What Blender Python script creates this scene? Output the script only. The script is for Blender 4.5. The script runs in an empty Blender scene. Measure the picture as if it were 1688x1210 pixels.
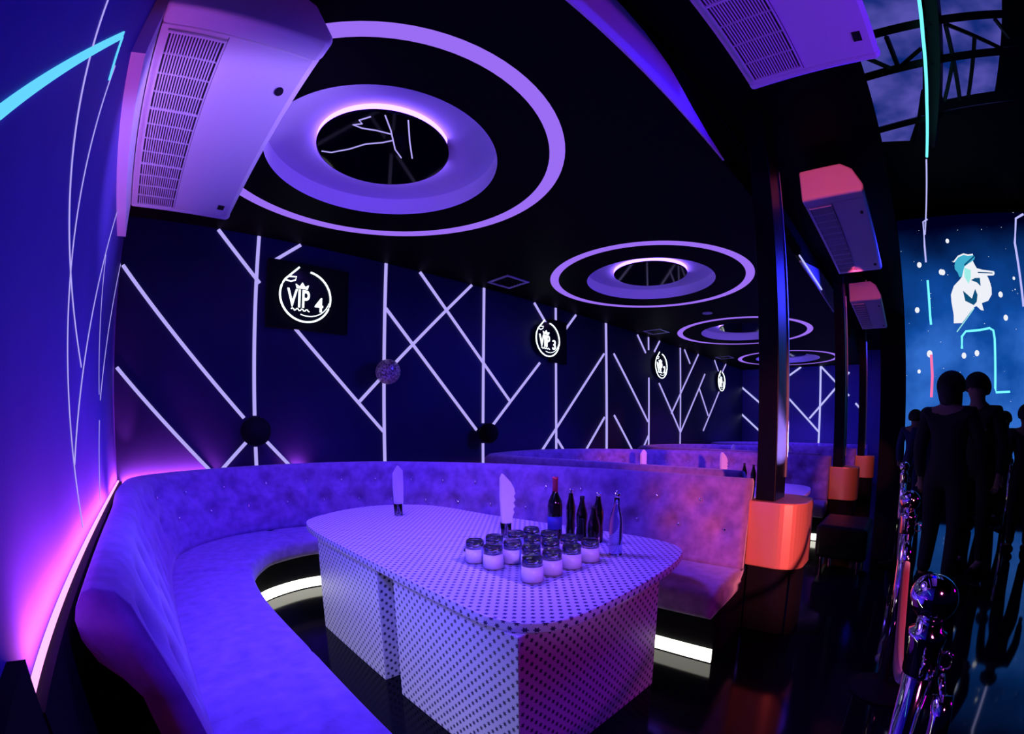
import bpy, bmesh, math, random
from mathutils import Vector, Matrix
random.seed(7)
PI = math.pi
SC = bpy.context.scene
COL = SC.collection

# ------------------------------------------------------------------ camera, world, exposure, large lights
cd = bpy.data.cameras.new('camera')
cam = bpy.data.objects.new('camera', cd)
COL.objects.link(cam)
SC.camera = cam
YAW, PIT = 0.80167, -0.08624
f = Vector((math.sin(YAW)*math.cos(PIT), math.cos(YAW)*math.cos(PIT), math.sin(PIT)))
rt = f.cross(Vector((0, 0, 1))).normalized()
up = rt.cross(f)
cam.matrix_world = Matrix(((rt.x, up.x, -f.x, 0.2301), (rt.y, up.y, -f.y, -4.2), (rt.z, up.z, -f.z, 1.24), (0, 0, 0, 1)))
cd.type = 'PANO'
pc = cd if hasattr(cd, 'panorama_type') else cd.cycles
pc.panorama_type = 'FISHEYE_LENS_POLYNOMIAL'
cd.sensor_width = 36
cd.sensor_fit = 'HORIZONTAL'
pc.fisheye_fov = math.radians(200)
pc.fisheye_polynomial_k0 = 0
pc.fisheye_polynomial_k1 = -1.105941/18
pc.fisheye_polynomial_k2 = -0.253376/18**2
pc.fisheye_polynomial_k3 = 0.674404/18**3
pc.fisheye_polynomial_k4 = -0.340580/18**4
cd.shift_x = -35.867/1688
cd.shift_y = 165.137/1210
cd.clip_start = 0.02

w = bpy.data.worlds.new('world'); SC.world = w
w.use_nodes = True
w.node_tree.nodes['Background'].inputs[0].default_value = (0.02, 0.02, 0.35, 1)
w.node_tree.nodes['Background'].inputs[1].default_value = 0.012
vs = SC.view_settings
vs.view_transform = 'Standard'; vs.look = 'None'; vs.gamma = 1; vs.exposure = 0; vs.use_curve_mapping = False
SC.cycles.use_denoising = True
SC.cycles.max_bounces = 8
SC.cycles.caustics_reflective = False
SC.cycles.caustics_refractive = False
SC.cycles.sample_clamp_indirect = 4

def lamp(kind, name, loc, target, color, energy, size=0.2, cone=60, blend=0.6):
    l = bpy.data.lights.new(name, kind)
    l.color = color; l.energy = energy
    if kind == 'SPOT':
        l.spot_size = math.radians(cone); l.spot_blend = blend; l.shadow_soft_size = size
    elif kind == 'AREA':
        l.shape = 'DISK'; l.size = size
    else:
        l.shadow_soft_size = size
    o = bpy.data.objects.new(name, l); COL.objects.link(o)
    o.location = loc
    d = Vector(target)-Vector(loc)
    o.rotation_euler = d.to_track_quat('-Z', 'Y').to_euler()
    return o

H = 2.97                      # ceiling height
RC = [(1.476+3.347*k, -1.642) for k in range(4)]      # centres of the ceiling rings
for i, (x, y) in enumerate(RC):
    lamp('SPOT', 'booth_fill_spot', (x, y, 2.93), (x+0.05, y-0.15, 0), (0.13, 0.05, 1.0), 480 if i == 0 else 340, 0.35, 112, 0.6)  # unseen spot added below each ring, whose own glow is too weak
lamp('SPOT', 'blue_spot_lamp', (2.9, -3.95, 3.1), (0.2, -2.3, 0.9), (0.0, 0.0, 1.0), 280, 0.3, 75, 0.8)
lamp('SPOT', 'blue_spot_lamp', (6.5, -4.6, 3.1), (3.0, -0.6, 0.7), (0.02, 0.02, 1.0), 420, 0.4, 80, 0.9)
lamp('SPOT', 'blue_spot_lamp', (9.8, -3.4, 2.9), (12.4, -1.6, 1.6), (0.01, 0.02, 1.0), 330, 0.4, 100, 0.9)
lamp('SPOT', 'magenta_spot_lamp', (3.2, -7.4, 1.9), (1.75, -3.3, 0.40), (0.50, 0.0, 0.58), 150, 0.15, 34, 0.6)
lamp('SPOT', 'red_spot_lamp', (-1.7, -7.7, 1.7), (3.30, -3.55, 0.85), (1.0, 0.19, 0.28), 2500, 0.12, 17, 0.6)
lamp('SPOT', 'red_spot_lamp', (2.62, -3.80, 2.99), (3.75, -3.78, 3.06), (1.0, 0.10, 0.2), 26, 0.03, 44, 0.5)  # unseen spot added to redden a walkway air conditioner's near end
lamp('SPOT', 'red_spot_lamp', (3.7, -3.95, 2.3), (6.3, -3.65, 0.66), (1.0, 0.19, 0.24), 170, 0.06, 18, 0.5)  # added spot without a fixture, lights the second copper skirt
lamp('SPOT', 'red_spot_lamp', (7.0, -3.95, 2.3), (9.63, -3.65, 0.66), (1.0, 0.19, 0.24), 170, 0.06, 18, 0.5)  # added spot without a fixture, lights the third copper skirt
lamp('SPOT', 'red_spot_lamp', (5.3, -3.75, 2.88), (6.9, -3.74, 3.06), (1.0, 0.10, 0.25), 25, 0.04, 30, 0.5)  # another unseen spot added for the next air conditioner's end
lamp('SPOT', 'violet_spot_lamp', (1.9, -6.3, 1.2), (1.8, -3.9, 2.9), (0.30, 0.02, 0.8), 130, 0.2, 50, 0.8)
lamp('SPOT', 'violet_spot_lamp', (3.3, -3.7, 1.1), (0.35, -1.6, 2.75), (0.36, 0.21, 1.0), 1500, 0.15, 25, 0.4)  # unseen spot added to brighten the big air conditioner from below
lamp('SPOT', 'blue_spot_lamp', (0.22, -2.9, 1.9), (1.13, -2.3, 0.25), (0.11, 0.09, 1.0), 200, 0.2, 75, 0.9)  # unseen spot added to put blue on the table's left side
lamp('SPOT', 'violet_spot_lamp', (-0.5, -5.9, 2.3), (1.85, -2.55, 0.8), (0.50, 0.20, 1.0), 420, 0.12, 18, 0.7)  # unseen spot added to brighten the napkins and tumblers
lamp('SPOT', 'blue_spot_lamp', (2.6, -6.8, 2.2), (1.9, -3.25, 3.15), (0.04, 0.02, 1.0), 280, 0.12, 24, 0.6)  # unseen spot added to brighten the blue fascia
lamp('SPOT', 'pink_uplight', (0.11, -0.12, 0.96), (0.05, 0.0, 1.55), (1.0, 0.12, 0.75), 26, 0.02, 34, 0.9)
lamp('SPOT', 'magenta_spot_lamp', (0.1, -5.0, 1.9), (1.7, -4.28, 0.75), (1.0, 0.10, 0.55), 32, 0.1, 40, 0.6)  # unseen spot added so the chrome stanchions and ropes catch light
lamp('SPOT', 'red_spot_lamp', (0.35, -5.4, 1.5), (0.14, -3.17, 0.78), (1.0, 0.06, 0.30), 14, 0.05, 22, 0.8)  # faint unseen spot added to redden the sofa arm's end
def cove(loc, sx, sy, rot, e):
    l = bpy.data.lights.new('cove_led', 'AREA'); l.shape = 'RECTANGLE'; l.size = sx; l.size_y = sy; l.color = (1.0, 0.14, 0.85); l.energy = e; l.spread = math.radians(120)
    o = bpy.data.objects.new('cove_led', l); COL.objects.link(o); o.location = loc; o.rotation_euler = rot
cove((0.045, -1.75, 0.91), 0.03, 3.3, (0, math.radians(180-42), 0), 20)     # LED cove, left wall
cove((0.75, -0.05, 0.86), 1.5, 0.02, (math.radians(180-42), 0, 0), 30)     # LED cove, long wall

# ------------------------------------------------------------------ materials
def mat(name, col, rough=0.5, metal=0.0, emit=None, strength=1.0, spec=0.5, trans=0.0, ior=1.45, coat=0.0, sheen=0.0):
    m = bpy.data.materials.new(name); m.use_nodes = True
    b = m.node_tree.nodes['Principled BSDF']
    b.inputs['Base Color'].default_value = (*col, 1)
    b.inputs['Roughness'].default_value = rough
    b.inputs['Metallic'].default_value = metal
    b.inputs['Specular IOR Level'].default_value = spec
    b.inputs['Transmission Weight'].default_value = trans
    b.inputs['IOR'].default_value = ior
    b.inputs['Coat Weight'].default_value = coat
    b.inputs['Sheen Weight'].default_value = sheen
    if emit:
        b.inputs['Emission Color'].default_value = (*emit, 1)
        b.inputs['Emission Strength'].default_value = strength
    return m

def N(m): return m.node_tree.nodes, m.node_tree.links

def noisy(m, c1, c2, scale, detail=4, bump=0.0, lo=0.35, hi=0.65):
    n, l = N(m)
    tc = n.new('ShaderNodeTexCoord'); t = n.new('ShaderNodeTexNoise'); r = n.new('ShaderNodeValToRGB')
    t.inputs['Scale'].default_value = scale; t.inputs['Detail'].default_value = detail
    r.color_ramp.elements[0].color = (*c1, 1); r.color_ramp.elements[1].color = (*c2, 1)
    r.color_ramp.elements[0].position = lo; r.color_ramp.elements[1].position = hi
    l.new(tc.outputs['Object'], t.inputs['Vector']); l.new(t.outputs['Fac'], r.inputs['Fac'])
    l.new(r.outputs['Color'], n['Principled BSDF'].inputs['Base Color'])
    if bump:
        t2 = n.new('ShaderNodeTexNoise'); t2.inputs['Scale'].default_value = scale*25
        l.new(tc.outputs['Object'], t2.inputs['Vector'])
        bp = n.new('ShaderNodeBump'); bp.inputs['Strength'].default_value = bump; bp.inputs['Distance'].default_value = 0.004
        l.new(t2.outputs['Fac'], bp.inputs['Height']); l.new(bp.outputs['Normal'], n['Principled BSDF'].inputs['Normal'])
    return m

def emis(name, col, s=1.0):
    m = bpy.data.materials.new(name); m.use_nodes = True
    n, l = N(m); n.clear()
    e = n.new('ShaderNodeEmission'); o = n.new('ShaderNodeOutputMaterial')
    e.inputs[0].default_value = (*col, 1); e.inputs[1].default_value = s
    l.new(e.outputs[0], o.inputs[0])
    return m

M = {}
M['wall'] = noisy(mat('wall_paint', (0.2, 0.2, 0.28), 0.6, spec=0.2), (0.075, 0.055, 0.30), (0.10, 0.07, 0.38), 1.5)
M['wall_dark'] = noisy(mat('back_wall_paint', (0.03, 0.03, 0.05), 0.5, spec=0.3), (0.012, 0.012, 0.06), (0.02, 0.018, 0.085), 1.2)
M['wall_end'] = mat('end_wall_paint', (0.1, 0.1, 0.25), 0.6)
M['ceiling'] = mat('black_ceiling_paint', (0.002, 0.002, 0.003), 0.6, spec=0.05)
M['black'] = mat('black_lacquer', (0.004, 0.004, 0.006), 0.35, spec=0.12)
M['matte_black'] = mat('matte_black', (0.006, 0.006, 0.008), 0.8, spec=0.1)
M['floor'] = mat('polished_black_floor', (0.003, 0.003, 0.006), 0.045, spec=0.5, ior=2.0)
M['booth_floor'] = mat('satin_black_floor', (0.003, 0.003, 0.005), 0.10, spec=0.15)
M['gloss_disc'] = mat('glossy_black_disc', (0.002, 0.002, 0.003), 0.05, spec=0.1)
M['white_paint'] = mat('white_cove_paint', (0.8, 0.8, 0.82), 0.6, spec=0.1)
M['ring_led'] = emis('violet_led', (0.22, 0.10, 1.0), 8)
M['groove_led'] = emis('violet_groove_led', (0.36, 0.17, 1.0), 0.9)
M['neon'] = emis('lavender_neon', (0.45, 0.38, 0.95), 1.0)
M['neon_end'] = emis('pale_neon', (0.50, 0.50, 1.0), 1.0)
M['cyan_neon'] = emis('cyan_neon', (0.12, 0.62, 0.95), 1.1)
M['aqua_neon'] = emis('aqua_neon', (0.16, 0.85, 0.95), 1.3)
M['pink_led'] = emis('pink_led', (1.0, 0.30, 0.9), 2.0)
M['white_led'] = emis('white_led', (1.0, 0.98, 0.84), 3.2)
M['sign_white'] = emis('sign_white', (0.85, 0.95, 1.0), 2.2)
M['acrylic'] = mat('clear_dark_acrylic', (0.006, 0.008, 0.014), 0.15, spec=0.3)
M['plastic'] = mat('white_plastic', (0.78, 0.76, 0.78), 0.45)
M['plastic_dark'] = mat('dark_grille_void', (0.02, 0.02, 0.03), 0.6)
M['chrome'] = mat('chrome', (0.9, 0.9, 0.92), 0.06, 1.0)
M['copper'] = mat('copper_sheet', (0.95, 0.42, 0.22), 0.32, 0.55)
M['glass'] = mat('clear_glass', (0.95, 0.97, 1.0), 0.02, trans=1.0)
M['paper'] = mat('white_napkin', (0.85, 0.8, 0.85), 0.8)
M['milky'] = mat('milky_frosted_glass', (0.85, 0.78, 0.88), 0.35, trans=0.15)
M['bottle_dark'] = mat('dark_bottle_glass', (0.004, 0.006, 0.004), 0.06, spec=0.7)
M['bottle_clear'] = mat('clear_bottle_glass', (0.55, 0.6, 0.9), 0.03, trans=1.0)
M['foil_red'] = mat('red_foil', (0.6, 0.06, 0.1), 0.35, 0.6)
M['bottle_label'] = mat('paper_label', (0.7, 0.62, 0.75), 0.6)
M['velvet_red'] = mat('red_velvet', (0.13, 0.003, 0.008), 0.8, sheen=0.5)
M['truss'] = mat('black_truss', (0.003, 0.003, 0.006), 0.5)
M['skin'] = mat('skin', (0.35, 0.2, 0.15), 0.6)
M['hair'] = mat('black_hair', (0.006, 0.005, 0.005), 0.6)
M['cloth_dark'] = mat('dark_clothes', (0.008, 0.008, 0.012), 0.8)
M['cloth_blue'] = mat('navy_clothes', (0.02, 0.02, 0.12), 0.8)
M['fabric'] = noisy(mat('velvet_fabric', (0.3, 0.3, 0.4), 0.75, spec=0.15, sheen=0.35), (0.17, 0.10, 0.29), (0.29, 0.175, 0.46), 16.0, 12, 0.15, 0.3, 0.7)

def thin_clear():
    m = bpy.data.materials.new('thin_clear_plastic'); m.use_nodes = True
    n, l = N(m); n.clear()
    t = n.new('ShaderNodeBsdfTransparent'); g = n.new('ShaderNodeBsdfGlossy'); g.inputs['Roughness'].default_value = 0.08
    x = n.new('ShaderNodeMixShader'); x.inputs[0].default_value = 0.12; o = n.new('ShaderNodeOutputMaterial')
    t.inputs[0].default_value = (0.93, 0.93, 0.97, 1)
    l.new(t.outputs[0], x.inputs[1]); l.new(g.outputs[0], x.inputs[2]); l.new(x.outputs[0], o.inputs[0])
    return m
M['clear_tray'] = thin_clear()
def dots_material():
    m = mat('star_dot_laminate', (0.75, 0.72, 0.8), 0.38, spec=0.4)
    n, l = N(m)
    uv = n.new('ShaderNodeUVMap'); uv.uv_map = 'UVMap'
    sp = n.new('ShaderNodeSeparateXYZ'); l.new(uv.outputs[0], sp.inputs[0])
    def math_(op, a, b=None, c=None):
        k = n.new('ShaderNodeMath'); k.operation = op
        for i, v in enumerate((a, b, c)):
            if v is None: continue
            if isinstance(v, (int, float)): k.inputs[i].default_value = v
            else: l.new(v, k.inputs[i])
        return k.outputs[0]
    P = 0.044
    u = math_('DIVIDE', sp.outputs[0], P); v = math_('DIVIDE', sp.outputs[1], P*0.5)
    row = math_('FLOOR', v)
    odd = math_('MODULO', math_('ABSOLUTE', row), 2)
    u2 = math_('ADD', u, math_('MULTIPLY', odd, 0.5))
    fx = math_('MULTIPLY', math_('SUBTRACT', math_('FRACT', math_('ADD', u2, 100)), 0.5), P)
    fy = math_('MULTIPLY', math_('SUBTRACT', math_('FRACT', math_('ADD', v, 100)), 0.5), P*0.5)
    r = math_('SQRT', math_('ADD', math_('MULTIPLY', fx, fx), math_('MULTIPLY', fy, fy)))
    ang = math_('ARCTAN2', fy, fx)
    star = math_('ADD', 0.0076, math_('MULTIPLY', math_('COSINE', math_('MULTIPLY', ang, 6)), 0.0022))
    inside = math_('LESS_THAN', r, star)
    mix = n.new('ShaderNodeMix'); mix.data_type = 'RGBA'
    mix.inputs['A'].default_value = (0.74, 0.70, 0.80, 1); mix.inputs['B'].default_value = (0.045, 0.035, 0.10, 1)
    l.new(inside, mix.inputs['Factor']); l.new(mix.outputs['Result'], n['Principled BSDF'].inputs['Base Color'])
    return m
M['dots'] = dots_material()

# ------------------------------------------------------------------ mesh helpers
class MB:
    def __init__(s): s.v = []; s.f = []
    def add(s, vs, fs):
        b = len(s.v); s.v += [tuple(p) for p in vs]; s.f += [tuple(i+b for i in q) for q in fs]; return s
    def box(s, a, b):
        x0, y0, z0 = a; x1, y1, z1 = b
        return s.add([(x0,y0,z0),(x1,y0,z0),(x1,y1,z0),(x0,y1,z0),(x0,y0,z1),(x1,y0,z1),(x1,y1,z1),(x0,y1,z1)],
                     [(3,2,1,0),(4,5,6,7),(0,1,5,4),(1,2,6,5),(2,3,7,6),(3,0,4,7)])
    def tube(s, pts, r, n=8, closed=False):
        P = [Vector(p) for p in pts]; m = len(P); rings = []
        ref = Vector((0.12, 0.2, 0.97)).normalized()
        for i, p in enumerate(P):
            if closed: d = P[(i+1) % m]-P[i-1]
            else: d = P[min(i+1, m-1)]-P[max(i-1, 0)]
            d.normalize()
            q = ref if abs(d.dot(ref)) < 0.95 else Vector((1, 0, 0))
            a = d.cross(q).normalized(); b = d.cross(a)
            rr = r[i] if isinstance(r, (list, tuple)) else r
            rings.append([p+a*rr*math.cos(2*PI*k/n)+b*rr*math.sin(2*PI*k/n) for k in range(n)])
        vs = [q for rg in rings for q in rg]; fs = []
        for i in range(m if closed else m-1):
            j = (i+1) % m
            for k in range(n):
                fs.append((i*n+k, j*n+k, j*n+(k+1) % n, i*n+(k+1) % n))
        if not closed:
            fs.append(tuple(range(n))); fs.append(tuple((m-1)*n+k for k in reversed(range(n))))
        return s.add(vs, fs)
    def lathe(s, prof, c=(0, 0, 0), n=24):
        vs = []; fs = []
        for r, z in prof:
            for k in range(n):
                vs.append((c[0]+r*math.cos(2*PI*k/n), c[1]+r*math.sin(2*PI*k/n), c[2]+z))
        for i in range(len(prof)-1):
            for k in range(n):
                fs.append((i*n+k, i*n+(k+1) % n, (i+1)*n+(k+1) % n, (i+1)*n+k))
        if prof[0][0] > 1e-6: fs.append(tuple(reversed(range(n))))
        if prof[-1][0] > 1e-6: fs.append(tuple((len(prof)-1)*n+k for k in range(n)))
        return s.add(vs, fs)
    def prism(s, poly, z0, z1):
        n = len(poly)
        vs = [(x, y, z0) for x, y in poly]+[(x, y, z1) for x, y in poly]
        return s.add(vs, [tuple(reversed(range(n))), tuple(range(n, 2*n))]+[(i, (i+1) % n, n+(i+1) % n, n+i) for i in range(n)])
    def build(s, name, m, parent=None, smooth=False, bevel=0, uv=False, seg=2):
        me = bpy.data.meshes.new(name); me.from_pydata(s.v, [], s.f); me.validate()
        bm = bmesh.new(); bm.from_mesh(me)
        bmesh.ops.remove_doubles(bm, verts=bm.verts, dist=1e-6)
        bmesh.ops.recalc_face_normals(bm, faces=bm.faces)
        bm.to_mesh(me); bm.free()
        me.materials.append(m)
        if smooth:
            for p in me.polygons: p.use_smooth = True
        if uv:
            L = me.uv_layers.new(name='UVMap')
            for p in me.polygons:
                nx, ny, nz = (abs(a) for a in p.normal)
                for li in p.loop_indices:
                    c = me.vertices[me.loops[li].vertex_index].co
                    if nz >= nx and nz >= ny: L.data[li].uv = (c.x, c.y)
                    elif nx > ny: L.data[li].uv = (c.y, c.z)
                    else: L.data[li].uv = (c.x, c.z)
        o = bpy.data.objects.new(name, me); COL.objects.link(o)
        if parent is not None: o.parent = parent
        if bevel:
            md = o.modifiers.new('bevel', 'BEVEL'); md.width = bevel; md.segments = seg; md.limit_method = 'ANGLE'
        return o

def tag(o, label, cat, group=None, kind=None):
    if label: o['label'] = label
    if cat: o['category'] = cat
    if group: o['group'] = group
    if kind: o['kind'] = kind
    return o
def empty(name, loc, label, cat, group=None, rz=0):
    o = bpy.data.objects.new(name, None); COL.objects.link(o); o.empty_display_size = 0.1
    o.location = loc; o.rotation_euler = (0, 0, rz)
    return tag(o, label, cat, group)
def struct(o, label=None):
    o['kind'] = 'structure'
    if label: o['label'] = label
    return o
def copy_tree(o, parent=None):
    c = o.copy(); COL.objects.link(c)
    if parent is not None: c.parent = parent
    for ch in list(o.children): copy_tree(ch, c)
    return c
def dup(o, loc, label, rz=None):
    c = copy_tree(o); c.location = loc
    if rz is not None: c.rotation_euler = (0, 0, rz)
    c['label'] = label
    return c
def catmull(P, n):
    P = [Vector(p) for p in P]; out = []
    Q = [P[0]*2-P[1]]+P+[P[-1]*2-P[-2]]
    for i in range(1, len(Q)-2):
        a, b, c, d = Q[i-1], Q[i], Q[i+1], Q[i+2]
        for k in range(n):
            t = k/n
            out.append(0.5*((2*b)+(c-a)*t+(2*a-5*b+4*c-d)*t*t+(3*b-a-3*c+d)*t**3))
    out.append(P[-1]); return out

# ------------------------------------------------------------------ the room
XE = 13.15
struct(MB().box((-3, -14, -0.1), (XE+2, 0.1, 0)).build('floor', M['floor']))
struct(MB().box((0, -4.12, 0), (XE, 0, 0.003)).build('floor_booth', M['booth_floor']))
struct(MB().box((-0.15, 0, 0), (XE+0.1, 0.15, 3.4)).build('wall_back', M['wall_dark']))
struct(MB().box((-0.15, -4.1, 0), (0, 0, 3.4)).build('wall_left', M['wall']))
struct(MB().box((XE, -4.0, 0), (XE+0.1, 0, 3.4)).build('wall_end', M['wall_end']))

def ceiling():
    b = MB(); n = 96
    R1, R2, R3, r0 = 1.167, 1.07, 0.74, 0
    edges = [0.0]+[RC[k][0]+1.6735 for k in range(3)]+[XE]
    for k, (cx, cy) in enumerate(RC):
        x0, x1, y0, y1 = edges[k], edges[k+1], -3.25, 0.0
        angs = [2*PI*i/n for i in range(n)]
        angs += [math.atan2(yy-cy, xx-cx) % (2*PI) for xx in (x0, x1) for yy in (y0, y1)]
        angs = sorted(angs); m = len(angs)
        vs = []
        for a in angs:
            c, s = math.cos(a), math.sin(a)
            t = min(((x1-cx)/c if c > 1e-9 else (x0-cx)/c if c < -1e-9 else 1e9), ((y1-cy)/s if s > 1e-9 else (y0-cy)/s if s < -1e-9 else 1e9))
            vs.append((cx+t*c, cy+t*s, H)); vs.append((cx+R1*c, cy+R1*s, H))
        b.add(vs, [(2*i, 2*((i+1) % m), 2*((i+1) % m)+1, 2*i+1) for i in range(m)])
        vs = []
        for i in range(n):
            c, s = math.cos(2*PI*i/n), math.sin(2*PI*i/n)
            vs += [(cx+R2*c, cy+R2*s, H), (cx+R3*c, cy+R3*s, H)]
        b.add(vs, [(2*i, 2*((i+1) % n), 2*((i+1) % n)+1, 2*i+1) for i in range(n)])
    b.box((0, -3.25, H+0.17), (XE, 0, H+0.22))
    return b.build('ceiling', M['ceiling'])
struct(ceiling())
struct(MB().box((-0.15, -4.2, 3.32), (XE, -3.25, 3.42)).build('trim_1', M['ceiling']))        # lid over the walkway

# fascia boards over the open front of the booths
fp = [(-0.2, 3.30), (1.5, 3.30), (1.74, 3.29), (2.0, 3.26), (2.24, 3.20), (2.5, 3.08), (2.7, 3.015), (2.94, 2.97), (-0.2, 2.97)]
def fascia(poly, name):
    n = len(poly)
    vs = [(x, -3.262, z) for x, z in poly]+[(x, -3.246, z) for x, z in poly]
    return struct(MB().add(vs, [tuple(range(n)), tuple(reversed(range(n, 2*n)))]+[(i, n+i, n+(i+1) % n, (i+1) % n) for i in range(n)]).build(name, M['white_paint']))
fascia(fp, 'trim_2')
fascia([(5.1, 2.97), (7.4, 2.97), (7.4, 3.31), (6.2, 3.24), (5.1, 2.99)], 'trim_3')
# black frieze behind the fascia so that the void above the booths stays closed
struct(MB().box((-0.15, -3.245, 2.975), (XE, -3.22, 3.32)).build('trim_4', M['ceiling']))
# ledges that hide the pink LED cove behind the sofas
struct(MB().box((0.0, -3.51, 0), (0.034, -0.02, 0.892)).build('baseboard_left', M['matte_black']))
struct(MB().box((0.035, -0.035, 0), (XE, 0.0, 0.80)).build('baseboard_back', M['matte_black']))

struct(MB().box((0.0, -4.1, 0), (0.03, -3.51, 0.97)).build('trim_5', M['matte_black']))
# pink LED coves
tag(MB().box((0.002, -3.49, 0.893), (0.012, -0.03, 0.903)).build('cove_light', M['pink_led']),
    'pink LED cove strip glowing along the foot of the left wall', 'LED strip')
tag(MB().box((0.05, -0.03, 0.801), (4.35, -0.006, 0.815)).build('cove_light', M['pink_led']),
    'pink LED cove strip behind the sofa back on the long wall', 'LED strip')


# ------------------------------------------------------------------ ceiling rings
def ring_light():
    root = empty('ceiling_ring_light', (RC[0][0], RC[0][1], H), 'largest double ring ceiling light, over the nearest booth table', 'ceiling light', 'double ring ceiling lights over the booths')
    D = 0.13
    n = 96
    g = MB().lathe([(1.167, 0), (1.167, 0.10), (1.07, 0.10), (1.07, 0)], n=n)
    g.f = [q for q in g.f if len(q) < 10]
    g.build('outer_groove', M['groove_led'], root, smooth=False)
    g = MB().lathe([(0.74, 0), (0.74, D), (0.40, D)], n=n); g.f = [q for q in g.f if len(q) < 10]
    g.build('inner_recess', M['white_paint'], root)
    MB().lathe([(0.0, 0.078), (0.415, 0.078), (0.425, 0.084), (0.425, 0.09), (0, 0.09)], n=n).build('centre_disc', M['gloss_disc'], root, smooth=False)
    lb = MB().lathe([(0.424, 0.09), (0.424, D-0.004), (0.40, D-0.004), (0.40, 0.09)], n=n); lb.f = [q for q in lb.f if len(q) < 10]
    # the strip has a dead length on the side away from the camera
    keep = []
    for q in lb.f:
        c = sum((Vector(lb.v[i]) for i in q), Vector())/len(q)
        a = math.degrees(math.atan2(c.y, c.x))
        if not (-50 < a < -12): keep.append(q)
    lb.f = keep
    lb.build('light_band', M['ring_led'], root)
    return root
ring0 = ring_light()
ringlab = ['', 'second double ring ceiling light from the left, in front of the first column', 'third double ring ceiling light, partly hidden behind the first column', 'farthest and smallest double ring ceiling light']
for k in range(1, 4):
    dup(ring0, (RC[k][0], RC[k][1], H), ringlab[k])
# glowing tubes under the nearest disc that imitate neon reflections in it
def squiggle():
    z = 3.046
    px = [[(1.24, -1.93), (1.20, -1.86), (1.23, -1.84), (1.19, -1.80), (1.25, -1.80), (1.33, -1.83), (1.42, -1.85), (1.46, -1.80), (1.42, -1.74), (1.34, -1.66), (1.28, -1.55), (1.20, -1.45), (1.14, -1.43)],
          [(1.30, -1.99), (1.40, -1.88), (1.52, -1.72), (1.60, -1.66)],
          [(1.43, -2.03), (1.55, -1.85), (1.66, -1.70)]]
    r = empty('reflection_scribble', (0, 0, 0), 'thin white scribble modelled as the neon reflection in the black disc of the nearest ring light', 'reflection')
    for p in px: MB().tube([(x, y, z) for x, y in p], 0.0045, 6).build('reflection_line', M['neon'], r)
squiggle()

# small ceiling diffusers
def diffuser():
    r = empty('ceiling_vent', (3.75, -0.38, H), 'square ceiling vent with a pale frame left of the second ring light', 'ceiling vent', 'square ceiling vents along the back wall')
    b = MB()
    for a in range(4):
        pts = [(-.175, -.175), (.175, -.175), (.175, -.145), (-.175, -.145)]
        q = [(x, y) if a == 0 else (-y, x) if a == 1 else (-x, -y) if a == 2 else (y, -x) for x, y in pts]
        b.prism(q, -0.012, 0)
    b.build('frame', M['plastic'], r)
    s = MB()
    for i in range(6): s.box((-0.14, -0.14+i*0.05, -0.008), (0.14, -0.125+i*0.05, 0.0))
    s.build('slats', M['truss'], r)
    return r
dv = diffuser()
dup(dv, (7.3, -0.36, H), 'square ceiling vent with a pale frame above the VIP 2 sign')
dup(dv, (10.7, -0.36, H), 'farthest square ceiling vent, above the smallest VIP sign')
r = empty('ceiling_spotlight', (6.57, -1.62, H), 'small round recessed ceiling spotlight between the second and third ring lights', 'spotlight')
MB().lathe([(0.04, -0.004), (0.075, -0.01), (0.075, 0)], n=24).build('trim_ring', M['plastic'], r)
MB().lathe([(0, -0.003), (0.04, -0.003)], n=20).build('lens', M['glass'], r)

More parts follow.
